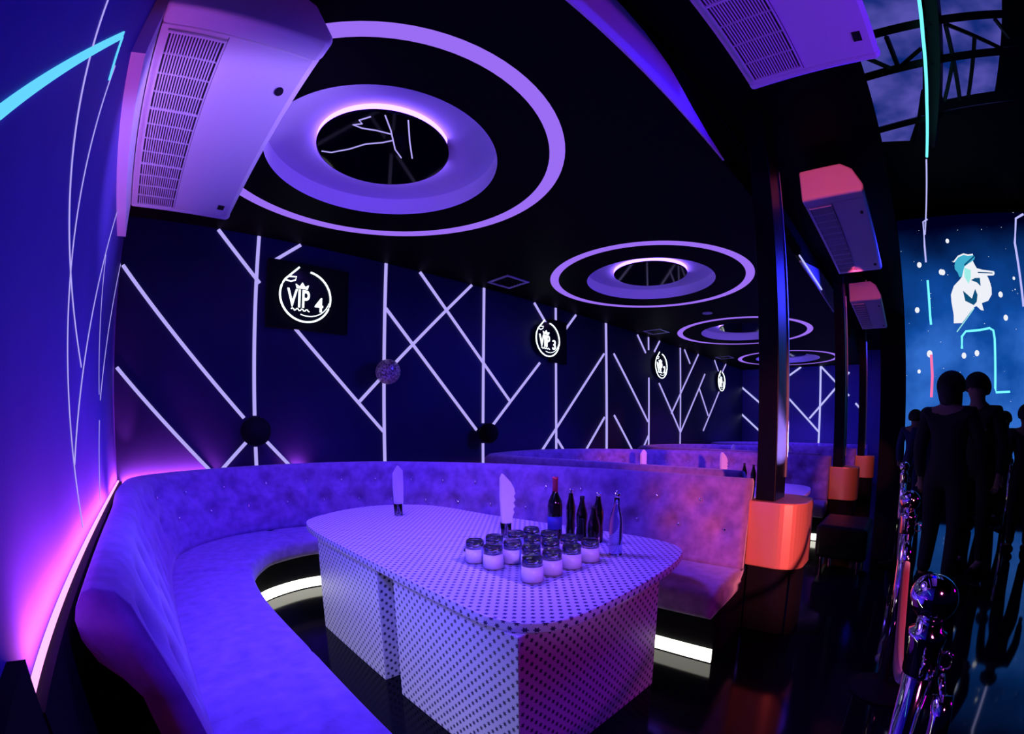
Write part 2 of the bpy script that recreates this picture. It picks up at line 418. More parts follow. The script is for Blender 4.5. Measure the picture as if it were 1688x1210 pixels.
# ------------------------------------------------------------------ neon lines on the walls
def bar(a, b, wd, m, plane='back', name='neon_strip', th=0.016):
    """a flat light bar between two points of a wall, its own thickness th"""
    ax, az = a; bx, bz = b
    L = math.hypot(bx-ax, bz-az); ux, uz = (bx-ax)/L, (bz-az)/L; px, pz = -uz*wd/2, ux*wd/2
    q = [(ax+px, az+pz), (bx+px, bz+pz), (bx-px, bz-pz), (ax-px, az-pz)]
    mb = MB(); vs = []
    for d in (0.001, th):
        for x, z in q:
            vs.append((x, -d, z) if plane == 'back' else (d, x, z) if plane == 'left' else (XE-d, x, z))
    mb.add(vs, [(0, 1, 2, 3), (7, 6, 5, 4), (0, 4, 5, 1), (1, 5, 6, 2), (2, 6, 7, 3), (3, 7, 4, 0)])
    return mb.build(name, m)
GB = 'lavender light lines on the long back wall'
back = [
 ((0.75, 2.96), (1.13, 2.54), 'short light line slanting down from the ceiling to the first upright line'),
 ((1.10, 2.965), (1.10, 1.38), 'leftmost upright light line, above the first black ball on the back wall'),
 ((1.10, 1.11), (1.10, 0.82), 'short upright light line under the leftmost black ball'),
 ((1.48, 2.96), (1.24, 2.76), 'short light line slanting up to the ceiling over the VIP 4 sign'),
 ((0.02, 2.56), (1.01, 1.36), 'long slanting light line from the left corner down to the leftmost black ball'),
 ((0.02, 1.76), (0.74, 0.90), 'lower slanting light line from the left corner down to the sofa back'),
 ((1.02, 1.15), (0.78, 0.90), 'short light line slanting down left from the leftmost black ball'),
 ((1.20, 1.15), (1.44, 0.88), 'short light line slanting down right from the leftmost black ball'),
 ((1.45, 2.18), (2.36, 1.22), 'slanting light line from under the VIP 4 sign down to the disco ball line'),
 ((2.08, 1.50), (3.50, 2.96), 'long light line slanting up behind the glitter disco ball to the ceiling'),
 ((2.37, 2.965), (2.37, 0.82), 'upright light line behind the glitter disco ball'),
 ((2.78, 2.96), (4.13, 1.58), 'long light line slanting down from the ceiling across the third upright line'),
 ((2.38, 2.49), (3.59, 1.22), 'long light line slanting from the disco ball line down to the second black ball'),
 ((3.69, 2.965), (3.69, 1.30), 'upright light line above the second black ball'),
 ((3.69, 1.06), (3.69, 0.82), 'short upright light line under the second black ball'),
 ((4.57, 2.95), (4.80, 2.71), 'short slanting light line touching the top of the VIP 3 sign'),
 ((5.47, 2.95), (5.19, 2.65), 'short slanting light line right of and above the VIP 3 sign'),
 ((4.68, 2.13), (3.81, 1.24), 'slanting light line from under the VIP 3 sign to the second black ball'),
 ((5.01, 2.965), (5.01, 2.75), 'short upright light line above the VIP 3 board'),
 ((5.01, 2.17), (5.01, 0.80), 'upright light line below the VIP 3 board'),
 ((6.19, 2.45), (4.64, 0.85), 'long light line slanting across the upright line right of VIP 3'),
 ((5.03, 1.08), (5.24, 0.85), 'short light line slanting down right at the foot of the VIP 3 line'),
 ((5.63, 0.84), (6.19, 1.42), 'slanting light line rising to the foot of the thick upright line'),
 ((6.25, 2.965), (6.25, 0.80), 'thickest upright light line, between the VIP 3 and VIP 2 signs'),
 ((6.47, 2.49), (7.60, 1.38), 'long light line slanting down right from the thick upright line'),
 ((6.47, 1.46), (7.08, 0.84), 'lower light line slanting down right from the thick upright line'),
 ((7.38, 0.83), (7.64, 1.13), 'short slanting light line at the foot of the VIP 2 line'),
 ((7.64, 2.965), (7.64, 2.72), 'short upright light line above the VIP 2 sign'),
 ((7.64, 2.2), (7.64, 0.80), 'upright light line below the VIP 2 sign'),
 ((7.24, 2.94), (7.53, 2.65), 'short slanting light line left above the VIP 2 sign'),
 ((8.08, 2.96), (7.86, 2.72), 'short slanting light line right above the VIP 2 sign'),
 ((8.04, 2.13), (9.0, 1.19), 'slanting light line from under the VIP 2 sign down to a V shape'),
 ((8.57, 1.56), (9.95, 2.96), 'long light line rising right of VIP 2 to the ceiling'),
 ((9.0, 2.965), (9.0, 0.80), 'thin upright light line right of the VIP 2 sign'),
 ((9.21, 2.96), (9.49, 2.69), 'short light line slanting down from the ceiling right of VIP 2'),
 ((10.33, 2.55), (9.02, 1.19), 'long light line rising from the foot of the V shape right of VIP 2'),
 ((9.99, 2.19), (10.54, 1.58), 'short light line slanting down left of the farthest VIP sign'),
 ((11.25, 2.2), (10.25, 1.22), 'light line slanting down left from under the farthest VIP sign'),
 ((10.95, 2.96), (11.2, 2.72), 'tiny slanting light line left above the farthest VIP sign'),
 ((11.75, 2.96), (11.45, 2.70), 'tiny slanting light line right above the farthest VIP sign'),
]
for a, b, lab in back:
    wd = 0.042 if 'thick' in lab and 'thickest' in lab else 0.030
    if a[0] < 2: wd = 0.028
    tag(bar(a, b, wd, M['neon']), lab, 'light line', GB)
GL = 'thin light lines on the left wall'
left = [
 ((-3.40, 2.05), (-2.20, 1.49), 'long gently falling light line on the left wall, crossing near its middle', 0.011),
 ((-2.85, 2.26), (-2.38, 0.95), 'steep light line on the left wall running down to the pink glow', 0.012),
 ((-1.175, 2.50), (-2.44, 1.16), 'long diagonal light line on the left wall falling from the air conditioner', 0.014),
 ((-0.02, 2.56), (-1.32, 1.43), 'light line from the corner peak sloping down along the left wall', 0.014),
 ((-1.49, 2.14), (-1.39, 1.45), 'short nearly upright light line on the left wall near the corner', 0.010),
 ((-1.40, 1.32), (-1.64, 0.93), 'low short light line on the left wall fading in the pink glow', 0.010),
]
for a, b, lab, wd in left:
    tag(bar(a, b, wd, M['neon'], 'left', th=0.003), lab, 'light line', GL)
tag(bar((-3.78, 1.46), (-2.97, 2.28), 0.022, M['cyan_neon'], 'left', th=0.006), 'thick cyan light line rising at the upper left edge of the left wall', 'light line', GL)
tag(bar((-2.96, 2.28), (-2.86, 2.20), 0.014, M['cyan_neon'], 'left', th=0.006), 'short cyan light stub at the peak of the thick cyan line', 'light line', GL)
GE = 'pale light lines on the far end wall'
endl = [
 ((-0.17, 2.47), (-0.03, 1.9), 'short steep pale line at the far corner of the end wall'),
 ((-0.17, 2.47), (-1.35, 1.45), 'pale line slanting down right from the peak at the far corner'),
 ((-0.21, 1.72), (-1.3, 0.75), 'lower pale line slanting down beside the first column'),
 ((-2.28, 2.95), (-2.26, 0.85), 'upright pale line in the middle of the far end wall'),
 ((-2.28, 2.86), (-2.68, 2.40), 'short pale line from the top of the middle upright to the right'),
 ((-2.68, 2.36), (-2.02, 1.57), 'pale line slanting back down left across the middle upright'),
 ((-1.40, 2.18), (-2.26, 1.24), 'pale line slanting down right to the foot of the middle upright'),
 ((-1.80, 2.95), (-1.40, 2.58), 'short pale line left of the top of the middle upright'),
 ((-2.80, 2.50), (-2.95, 2.68), 'tiny pale line rising behind the second column'),
 ((-2.80, 2.26), (-2.95, 2.12), 'tiny pale line falling behind the second column'),
 ((-3.10, 1.94), (-3.28, 1.74), 'tiny pale line right of the third column'),
]
for a, b, lab in endl:
    q_ = (XE-0.23)/(12.3-0.23)
    a, b = [(-4.2+(y+4.2)*q_, min(2.965, 1.24+(z-1.24)*q_)) for y, z in (a, b)]
    tag(bar(a, b, 0.045, M['neon_end'], 'end'), lab, 'light line', GE)

# ------------------------------------------------------------------ VIP signs
def text_mesh(body, size, depth, m, name, parent, loc, bold=0.0, sx=1.0):
    cu = bpy.data.curves.new(name, 'FONT'); cu.body = body; cu.size = size; cu.extrude = depth; cu.offset = bold
    cu.resolution_u = 4
    o = bpy.data.objects.new(name, cu); COL.objects.link(o)
    dg = bpy.context.evaluated_depsgraph_get()
    me = bpy.data.meshes.new_from_object(o.evaluated_get(dg))
    bpy.data.objects.remove(o)
    me.transform(Matrix.Rotation(PI/2, 4, 'X') @ Matrix.Diagonal((sx, 1, 1, 1)))
    me.materials.clear(); me.materials.append(m)
    q = bpy.data.objects.new(name, me); COL.objects.link(q); q.parent = parent; q.location = loc
    return q
def vip_sign(num, loc, label, board):
    r = empty('neon_sign', loc, label, 'neon sign', 'round VIP number signs on the back wall')
    if board:
        MB().box((board[0], -0.05, -0.30), (board[1], 0.0, 0.31)).build('backing_board', M['matte_black'], r)
    R = 0.235
    MB().box((-0.02, -0.055, -0.02), (0.02, 0.002, 0.02)).build('wall_mount', M['truss'], r)
    MB().lathe([(0, 0), (R+0.01, 0), (R+0.01, 0.008), (0, 0.008)], n=48).build('disc', M['acrylic'], r).rotation_euler = (PI/2, 0, 0)
    for c in r.children:
        if c.name.startswith('disc'): c.location = (0, -0.055, 0)
    pts = [(R*math.cos(math.radians(a)), -0.072, R*math.sin(math.radians(a))) for a in range(-215, 95, 8)]
    pts = [(-0.07, -0.072, 0.262)]+pts[:-1]
    pts = pts if not pts else pts
    MB().tube(pts, 0.0085, 8).build('outer_ring', M['sign_white'], r)
    pts = [(0.025+0.20*math.cos(math.radians(a)), -0.07, 0.01+0.19*math.sin(math.radians(a))) for a in range(-110, -8, 8)]
    MB().tube(pts, 0.004, 6).build('inner_arc', M['sign_white'], r)
    text_mesh('VIP', 0.235, 0.006, M['sign_white'], 'letters', r, (-0.168, -0.068, -0.105), 0.0015, 0.64)
    text_mesh(num, 0.19, 0.006, M['sign_white'], 'number', r, (0.088, -0.068, -0.125), 0.0015, 0.85)
    cr = MB()
    cp = [(-0.085, 0.068), (-0.095, 0.105), (-0.06, 0.085), (-0.035, 0.125), (-0.01, 0.088), (0.025, 0.108), (0.015, 0.068)]
    n = len(cp); cr.add([(x, -0.074, z) for x, z in cp]+[(x, -0.062, z) for x, z in cp], [tuple(range(n)), tuple(reversed(range(n, 2*n)))]+[(i, (i+1) % n, n+(i+1) % n, n+i) for i in range(n)])
    cr.build('crown', M['sign_white'], r)
    sq = MB().tube([(-0.13+i*0.0105, -0.068, -0.128+0.010*math.sin(i*1.5)) for i in range(17)], 0.005, 6)
    sq.build('underline', M['sign_white'], r)
    fl = MB().tube([(-0.19, -0.068, 0.13), (-0.14, -0.068, 0.12), (-0.10, -0.068, 0.14), (-0.09, -0.068, 0.17), (-0.16, -0.068, 0.165)], 0.006, 6)
    fl.build('bird_emblem', M['sign_white'], r)
    return r
vip_sign('4', (1.53, -0.002, 2.46), 'round white neon sign reading VIP 4, largest and leftmost', (-0.34, 0.42))
vip_sign('3', (4.775, -0.002, 2.46), 'round white neon sign reading VIP 3, second from the left', (0.085, 0.42))
vip_sign('2', (8.02, -0.002, 2.46), 'round white neon sign reading VIP 2, third from the left', None)
vip_sign('1', (11.264, -0.002, 2.46), 'smallest round white neon sign, farthest along the back wall', None)

# ------------------------------------------------------------------ wall balls
def ball_fixture(x, z, m, label, r=0.125, mosaic=False, y=-0.135):
    o = empty('disco_ball', (x, y, z), label, 'disco ball')
    b = MB(); nl, ns = (16, 28) if mosaic else (12, 24)
    prof = [(r*math.sin(PI*i/nl), -r*math.cos(PI*i/nl)) for i in range(nl+1)]
    prof[0] = (0, -r); prof[-1] = (0, r)
    b.lathe(prof, n=ns)
    b.build('mirror_ball' if mosaic else 'ball', m, o, smooth=not mosaic)
    MB().tube([(0, 0, 0), (0, -y-0.018, 0)], 0.012, 8).build('wall_arm', M['truss'], o)
    return o
def mosaic_mat():
    m = mat('mirror_mosaic', (0.6, 0.5, 0.6), 0.3, 0.35)
    n, l = N(m)
    v = n.new('ShaderNodeTexVoronoi'); v.inputs['Scale'].default_value = 75
    tc = n.new('ShaderNodeTexCoord'); l.new(tc.outputs['Object'], v.inputs['Vector'])
    r = n.new('ShaderNodeValToRGB'); r.color_ramp.elements[0].color = (0.12, 0.05, 0.10, 1); r.color_ramp.elements[1].color = (1, 0.8, 0.85, 1)
    s = n.new('ShaderNodeSeparateColor'); l.new(v.outputs['Color'], s.inputs[0]); l.new(s.outputs[0], r.inputs['Fac'])
    l.new(r.outputs['Color'], n['Principled BSDF'].inputs['Base Color'])
    g = n.new('ShaderNodeVectorMath'); g.operation = 'SUBTRACT'; g.inputs[1].default_value = (0.5, 0.5, 0.5); l.new(v.outputs['Color'], g.inputs[0])
    g2 = n.new('ShaderNodeVectorMath'); g2.operation = 'SCALE'; g2.inputs['Scale'].default_value = 0.7; l.new(g.outputs[0], g2.inputs[0])
    ge = n.new('ShaderNodeNewGeometry'); g3 = n.new('ShaderNodeVectorMath'); g3.operation = 'ADD'; l.new(ge.outputs['Normal'], g3.inputs[0]); l.new(g2.outputs[0], g3.inputs[1])
    g4 = n.new('ShaderNodeVectorMath'); g4.operation = 'NORMALIZE'; l.new(g3.outputs[0], g4.inputs[0]); l.new(g4.outputs[0], n['Principled BSDF'].inputs['Normal'])
    return m
ball_fixture(2.35, 1.815, mosaic_mat(), 'glittering pink mosaic disco ball on the back wall', mosaic=True)
ball_fixture(1.08, 1.245, M['matte_black'], 'black ball on the back wall where four light lines meet, left')
ball_fixture(3.67, 1.18, M['matte_black'], 'black ball on the back wall below the second VIP sign', r=0.12)

# ------------------------------------------------------------------ U-shaped banquettes
#            outer            crest            seat junction      seat front
CTRL = [((0.055, -3.17), (0.10, -3.17), (0.29, -3.20), (0.72, -3.42)),
        ((0.055, -2.50), (0.10, -2.50), (0.29, -2.50), (0.72, -2.60)),
        ((0.055, -1.75), (0.10, -1.75), (0.29, -1.75), (0.71, -1.80)),
        ((0.04, -0.95), (0.10, -0.98), (0.32, -1.05), (0.77, -1.28)),
        ((0.14, -0.30), (0.22, -0.38), (0.43, -0.60), (0.90, -1.00)),
        ((0.72, -0.05), (0.75, -0.13), (0.82, -0.28), (1.05, -0.86)),
        ((1.42, -0.05), (1.40, -0.13), (1.36, -0.27), (1.34, -0.80)),
        ((2.10, -0.38), (2.03, -0.44), (1.92, -0.56), (1.66, -0.95)),
        ((2.66, -1.20), (2.56, -1.23), (2.44, -1.30), (1.98, -1.55)),
        ((2.95, -2.25), (2.84, -2.25), (2.74, -2.27), (2.20, -2.40)),
        ((3.05, -3.38), (2.95, -3.38), (2.85, -3.38), (2.30, -3.42))]
def sweep(profile_fn, nsub=26, name='x', m=None, parent=None, dimple=None, seams=None, cap=True):
    cols = [catmull([(c[k][0], c[k][1], 0) for c in CTRL], nsub) for k in range(4)]
    n = len(cols[0]); S = [0.0]
    for i in range(1, n): S.append(S[-1]+(cols[2][i]-cols[2][i-1]).length)
    vs = []; m_ = None
    for i in range(n):
        O, C, J, F = (cols[k][i] for k in range(4))
        prof = profile_fn(O, C, J, F); m_ = len(prof)
        for p in prof:
            q = Vector(p)
            if dimple: q = dimple(q, S[i], O, J)
            if seams:
                for s0 in seams:
                    d = abs(S[i]-s0)
                    if d < 0.05: q.z -= 0.016*(1-d/0.05)**2 if q.z > 0.36 else 0
            vs.append(q)
    fs = []
    for i in range(n-1):
        for k in range(m_):
            k2 = (k+1) % m_
            fs.append((i*m_+k, i*m_+k2, (i+1)*m_+k2, (i+1)*m_+k))
    if cap: fs += [tuple(range(m_)), tuple((n-1)*m_+k for k in reversed(range(m_)))]
    return MB().add(vs, fs).build(name, m, parent, smooth=True), cols, S
def lerp(a, b, t): return a+(b-a)*t
def back_profile(O, C, J, F):
    def P(v, z): return (v.x, v.y, z)
    d = (J-O); out = []
    out += [P(lerp(O, J, 0.55), 0.40), P(lerp(O, J, 0.50), 0.60), P(lerp(O, J, 0.42), 0.72), P(lerp(O, J, 0.30), 0.765), P(lerp(O, J, 0.12), 0.81), P(lerp(O, J, 0.02), 0.86), P(O, 0.90), P(lerp(O, C, 0.15), 0.925), P(lerp(O, C, 0.5), 0.95), P(C, 0.955), P(lerp(C, J, 0.22), 0.945), P(lerp(C, J, 0.36), 0.915)]
    for t in range(1, 17):
        u = t/16
        bulge = 0.10*math.sin(PI*min(1, u*1.05))
        out.append(P(lerp(C, J, 0.36+0.64*u+bulge), 0.915-0.50*u))
    out.append(P(lerp(O, J, 0.8), 0.39))
    return out
BUT = []
def sofa():
    r = empty('banquette_sofa', (0, 0, 0), 'nearest U-shaped tufted velvet banquette sofa, wrapped around the nearest table', 'sofa', 'U-shaped banquettes of the VIP booths')
    cols = [catmull([(c[k][0], c[k][1], 0) for c in CTRL], 26) for k in range(4)]
    S = [0.0]
    for i in range(1, len(cols[0])): S.append(S[-1]+(cols[2][i]-cols[2][i-1]).length)
    tot = S[-1]
    but = [(0.16+0.30*j+(0.15 if row else 0), z) for row, z in ((0, 0.80), (1, 0.63)) for j in range(40) if 0.16+0.30*j+(0.15 if row else 0) < tot-0.1]
    def dimple(q, s, O, J):
        d = (J-O).normalized(); side = (Vector((q.x, q.y, 0))-O).dot(d)/(J-O).length
        if side > 0.45 and q.z > 0.42:
            g = 0
            for bs, bz in but:
                rr = (s-bs)**2+(q.z-bz)**2
                if rr < 0.05: g += math.exp(-rr/(2*0.046**2))
            q = q-d*0.052*g
            ds = min(abs((s-0.9) % 2.3-0.0), 9)
            if ds < 0.03: q = q-d*0.012*(1-ds/0.03)
        return q
    back, _, _ = sweep(back_profile, 40, 'backrest', M['fabric'], r, dimple)
    back['label'] = 'button-tufted velvet backrest'
    # crystal buttons
    ref = MB().lathe([(0, -0.006), (0.011, -0.003), (0.012, 0.002), (0.007, 0.007), (0, 0.008)], n=10)
    b0 = None
    for bs, bz in but:
        i = min(range(len(S)), key=lambda k: abs(S[k]-bs))
        O, C, J = cols[0][i], cols[1][i], cols[2][i]
        u = (0.915-bz)/0.50
        p = lerp(C, J, 0.36+0.64*u+0.10*math.sin(PI*min(1, u*1.05)))-(J-O).normalized()*0.042
        if b0 is None: o = b0 = ref.build('button', M['chrome'], back, smooth=True)
        else: o = b0.copy(); COL.objects.link(o)
        o.location = (p.x, p.y, bz)
        d = (J-O).normalized(); o.rotation_euler = (0, PI/2, math.atan2(d.y, d.x))
    def seat_profile(O, C, J, F):
        def P(v, z): return (v.x, v.y, z)
        out = [P(lerp(O, J, 0.55), 0.29), P(lerp(O, J, 0.55), 0.40), P(J, 0.415)]
        for t in range(1, 9): out.append(P(lerp(J, F, t/9), 0.418+0.012*math.sin(PI*t/9)))
        out += [P(lerp(J, F, 0.965), 0.415), P(lerp(J, F, 0.995), 0.395), P(F, 0.37), P(F, 0.33), P(lerp(J, F, 0.99), 0.30), P(lerp(J, F, 0.96), 0.29)]
        return out
    sweep(seat_profile, 40, 'seat', M['fabric'], r, None, [0.75, 2.05, 3.45, 4.9, 6.2])
    def base_profile(O, C, J, F):
        def P(v, z): return (v.x, v.y, z)
        return [P(lerp(O, J, 0.4), 0.0), P(lerp(O, J, 0.4), 0.40), P(lerp(J, F, 0.1), 0.29), P(lerp(J, F, 0.80), 0.29), P(lerp(J, F, 0.80), 0.0)]
    b, _, _ = sweep(base_profile, 16, 'plinth', M['matte_black'], r)
    for p in b.data.polygons: p.use_smooth = False
    def led_profile(O, C, J, F):
        def P(v, z): return (v.x, v.y, z)
        return [P(lerp(J, F, 0.805), 0.012), P(lerp(J, F, 0.83), 0.012), P(lerp(J, F, 0.83), 0.085), P(lerp(J, F, 0.805), 0.085)]
    b, _, _ = sweep(led_profile, 16, 'under_seat_light', M['white_led'], r)
    b['label'] = 'white LED band under the seat'
    for p in b.data.polygons: p.use_smooth = False
    return r
s0 = sofa()
DX = 3.33
for k, lab in enumerate(['second U-shaped banquette, its back seen over the nearest sofa', 'third U-shaped banquette, between the first and second columns', 'farthest U-shaped banquette, below the middle of the end wall']):
    dup(s0, (DX*(k+1), 0, 0), lab)

# ------------------------------------------------------------------ tables
def table():
    r = empty('booth_table', (1.5, -2.2, 0), 'nearest white star-dotted booth table holding the glasses and bottles', 'table', 'star-dotted booth tables')
    ox, oy = 1.5, -2.2
    key = [(1.11, -3.12), (1.11, -2.6), (1.11, -2.1), (1.11, -1.6), (1.13, -1.3), (1.20, -1.09), (1.36, -0.97), (1.58, -0.88), (1.84, -0.88), (2.08, -1.02), (2.22, -1.28), (2.28, -1.75), (2.36, -2.25), (2.42, -2.75), (2.42, -3.05), (2.34, -3.22), (2.14, -3.30), (1.85, -3.335), (1.5, -3.345), (1.28, -3.33), (1.16, -3.25)]
    pts = catmull([(x, y, 0) for x, y in key+[key[0]]], 5)[:-1]
    poly = [(p.x-ox, p.y-oy) for p in pts]
    MB().prism(poly, 0.592, 0.63).build('table_top', M['dots'], r, uv=True, bevel=0.006)
    for (x0, x1, y0, y1) in ((1.13, 1.95, -2.30, -1.48), (1.13, 2.04, -3.26, -2.46)):
        MB().box((x0-ox, y0-oy, 0), (x1-ox, y1-oy, 0.592)).build('pedestal', M['dots'], r, uv=True, bevel=0.004)
    return r
t0 = table()
for k, lab in enumerate(['second star-dotted booth table, glimpsed beyond the first column', 'third star-dotted booth table, beyond the second column', 'farthest star-dotted booth table']):
    dup(t0, (1.5+DX*(k+1), -2.2, 0), lab)

# ------------------------------------------------------------------ things on the tables
TZ = 0.6305
def napkin(loc, label, rz, wavy):
    r = empty('napkin_glass', loc, label, 'napkin in a glass', 'folded napkins standing in short glasses', rz)
    MB().lathe([(0, 0), (0.030, 0), (0.034, 0.085), (0.0315, 0.085), (0.028, 0.008), (0, 0.008)], n=20).build('glass', M['glass'], r, smooth=True)
    b = MB()
    if wavy: out = [(-.024, .012), (-.030, .12), (-.036, .22), (-.034, .335), (-.02, .36), (.022, .315), (.040, .28), (.046, .25), (.038, .235), (.047, .215), (.036, .20), (.045, .18), (.034, .165), (.040, .145), (.030, .12), (.030, .07), (.022, .012)]
    else: out = [(-.022, .012), (-.030, .10), (-.036, .20), (-.034, .30), (.004, .355), (.034, .32), (.036, .22), (.032, .10), (.020, .012)]
    n = len(out)
    for k, (d, sh) in enumerate(((-0.012, 0.006), (0.0, 0.0), (0.011, -0.005))):
        vs = [(x*(1-0.06*k)+sh, d-0.003+0.004*math.sin(z*30), z) for x, z in out]+[(x*(1-0.06*k)+sh, d+0.003+0.004*math.sin(z*30), z) for x, z in out]
        b.add(vs, [tuple(range(n)), tuple(reversed(range(n, 2*n)))]+[(i, (i+1) % n, n+(i+1) % n, n+i) for i in range(n)])
    b.build('napkin', M['paper'], r)
    return r
rzc = math.radians(-38)
nA = napkin((1.77, -1.37, TZ), 'pointed folded white napkin in a glass at the back of the nearest table', math.radians(-32), False)
nB = napkin((1.91, -2.36, TZ), 'folded white napkin with a ruffled edge standing behind the tray of glasses', math.radians(-44), True)
for k, nm in enumerate(['second', 'third', 'farthest']):
    dup(nA, (1.77+DX*(k+1), -1.37, TZ), 'folded napkin in a glass at the back of the %s booth table' % nm)
    dup(nB, (1.91+DX*(k+1), -2.36, TZ), 'folded ruffled napkin in a glass on the front half of the %s booth table' % nm)

# tray
r = empty('serving_tray', (1.665, -2.79, TZ), 'clear serving tray with a dark handle under the upturned glasses', 'tray')
MB().box((-0.255, -0.265, 0), (0.255, 0.265, 0.006)).build('tray_plate', M['clear_tray'], r, bevel=0.003)
MB().tube([(-0.13, 0.262, 0.009), (-0.15, 0.30, 0.022), (-0.12, 0.325, 0.028), (-0.06, 0.325, 0.028), (-0.03, 0.30, 0.022), (-0.05, 0.262, 0.009)], 0.007, 8).build('tray_handle', M['truss'], r)
# upturned tumblers
def tumbler(loc, label):
    r = empty('tumbler', loc, label, 'glass', 'upturned tumblers on the tray')
    MB().lathe([(0.047, 0), (0.0435, 0.062), (0.0, 0.062), (0.0, 0.058), (0.0415, 0.058), (0.0448, 0.0)], n=28).build('frosted_bowl', M['milky'], r, smooth=True)
    b = MB().lathe([(0.0415, 0.0622), (0.0435, 0.0622), (0.041, 0.095), (0.037, 0.100), (0.024, 0.095), (0.0, 0.094), (0.0, 0.084), (0.034, 0.086), (0.0395, 0.080), (0.0415, 0.0622)], n=28)
    b.build('thick_base', M['glass'], r, smooth=True)
    return r
rows = ['front', 'second', 'third', 'back']; cols_ = ['leftmost', 'second from the left', 'second from the right', 'rightmost']
tb = None
for i in range(4):            # i along +x (to the right/back), j along +y (to the left/back)
    for j in range(4):
        if (i, j) == (0, 1): continue
        x, y = 1.475+i*0.125+random.uniform(-.006, .006), -2.985+j*0.122+random.uniform(-.006, .006)
        lab = 'upturned tumbler on the tray, %s row, %s' % (['nearest', 'second', 'third', 'farthest'][j], cols_[i])
        if tb is None: tb = tumbler((x, y, TZ+0.0065), lab)
        else: dup(tb, (x, y, TZ+0.0065), lab)

def bottle(loc, label, prof, m, neck=None, labels=(), cat='bottle', group='bottles on the nearest table', cap=None):
    r = empty('bottle', loc, label, cat, group)
    MB().lathe(prof, n=28).build('bottle_body', m, r, smooth=True)
    if neck: MB().lathe(neck[0], n=24).build('foil', neck[1], r, smooth=True)
    if cap: MB().lathe(cap[0], n=20).build('cap', cap[1], r, smooth=True)
    for z0, z1, rad, lm in labels:
        MB().lathe([(rad, z0), (rad, z1)], n=28).build('paper_label', lm, r, smooth=True)
    return r
wine = [(0, 0), (0.038, 0), (0.040, 0.006), (0.040, 0.19), (0.036, 0.215), (0.018, 0.255), (0.0145, 0.27), (0.0145, 0.335), (0, 0.335)]
cola = [(0, 0), (0.029, 0), (0.031, 0.005), (0.031, 0.04), (0.027, 0.08), (0.031, 0.12), (0.030, 0.15), (0.016, 0.20), (0.012, 0.225), (0.012, 0.235), (0, 0.235)]
tall = [(0, 0), (0.032, 0), (0.033, 0.006), (0.033, 0.17), (0.028, 0.20), (0.014, 0.245), (0.013, 0.29), (0, 0.29)]
bottle((2.07, -2.58, TZ), 'dark wine bottle with a red foil neck behind the tray', wine, M['bottle_dark'],
       neck=([(0.0152, 0.262), (0.0152, 0.330), (0.017, 0.331), (0.017, 0.345), (0, 0.347)], M['foil_red']), labels=[(0.06, 0.13, 0.0404, mat('navy_label', (0.03, 0.03, 0.3), 0.6))])
bottle((2.17, -2.61, TZ), 'slim dark bottle with a silver neck beside the wine bottle', [(r_*0.85, z*1.15) for r_, z in cola], M['bottle_dark'],
       neck=([(0.0112, 0.215), (0.0112, 0.265), (0.012, 0.272), (0, 0.274)], M['chrome']))
colaA = bottle((2.145, -2.71, TZ), 'short dark soda bottle left of the taller soda bottle', cola, M['bottle_dark'],
       cap=([(0.0135, 0.228), (0.0135, 0.245), (0, 0.247)], M['truss']))
bottle((2.17, -2.80, TZ), 'taller dark soda bottle in the middle of the bottles', [(r_, z*1.1) for r_, z in cola], M['bottle_dark'],
       cap=([(0.0145, 0.252), (0.0145, 0.27), (0, 0.272)], M['chrome']))
bottle((1.955, -2.93, TZ), 'dark bottle with a pale label low on its side, in front of the soda bottles', [(r_, z*0.98) for r_, z in cola], M['bottle_dark'],
       labels=[(0.035, 0.085, 0.0318, M['bottle_label'])], cap=([(0.0135, 0.223), (0.0135, 0.24), (0, 0.242)], M['truss']))
bottle((2.02, -3.02, TZ), 'clear water bottle, rightmost of the bottles on the nearest table', tall, M['bottle_clear'],
       cap=([(0.0145, 0.283), (0.0145, 0.305), (0, 0.306)], M['chrome']))
for k in range(1, 4):
    nm = ['', 'second', 'third', 'farthest'][k]
    for q, (x, y) in enumerate([(1.80, -2.75), (1.95, -2.6), (1.62, -2.9)]):
        c = dup(colaA, (x+DX*k, y, TZ), '%s dark soda bottle on the %s booth table' % (['middle', 'back', 'front'][q], nm))
        c['group'] = 'soda bottles on the farther tables'

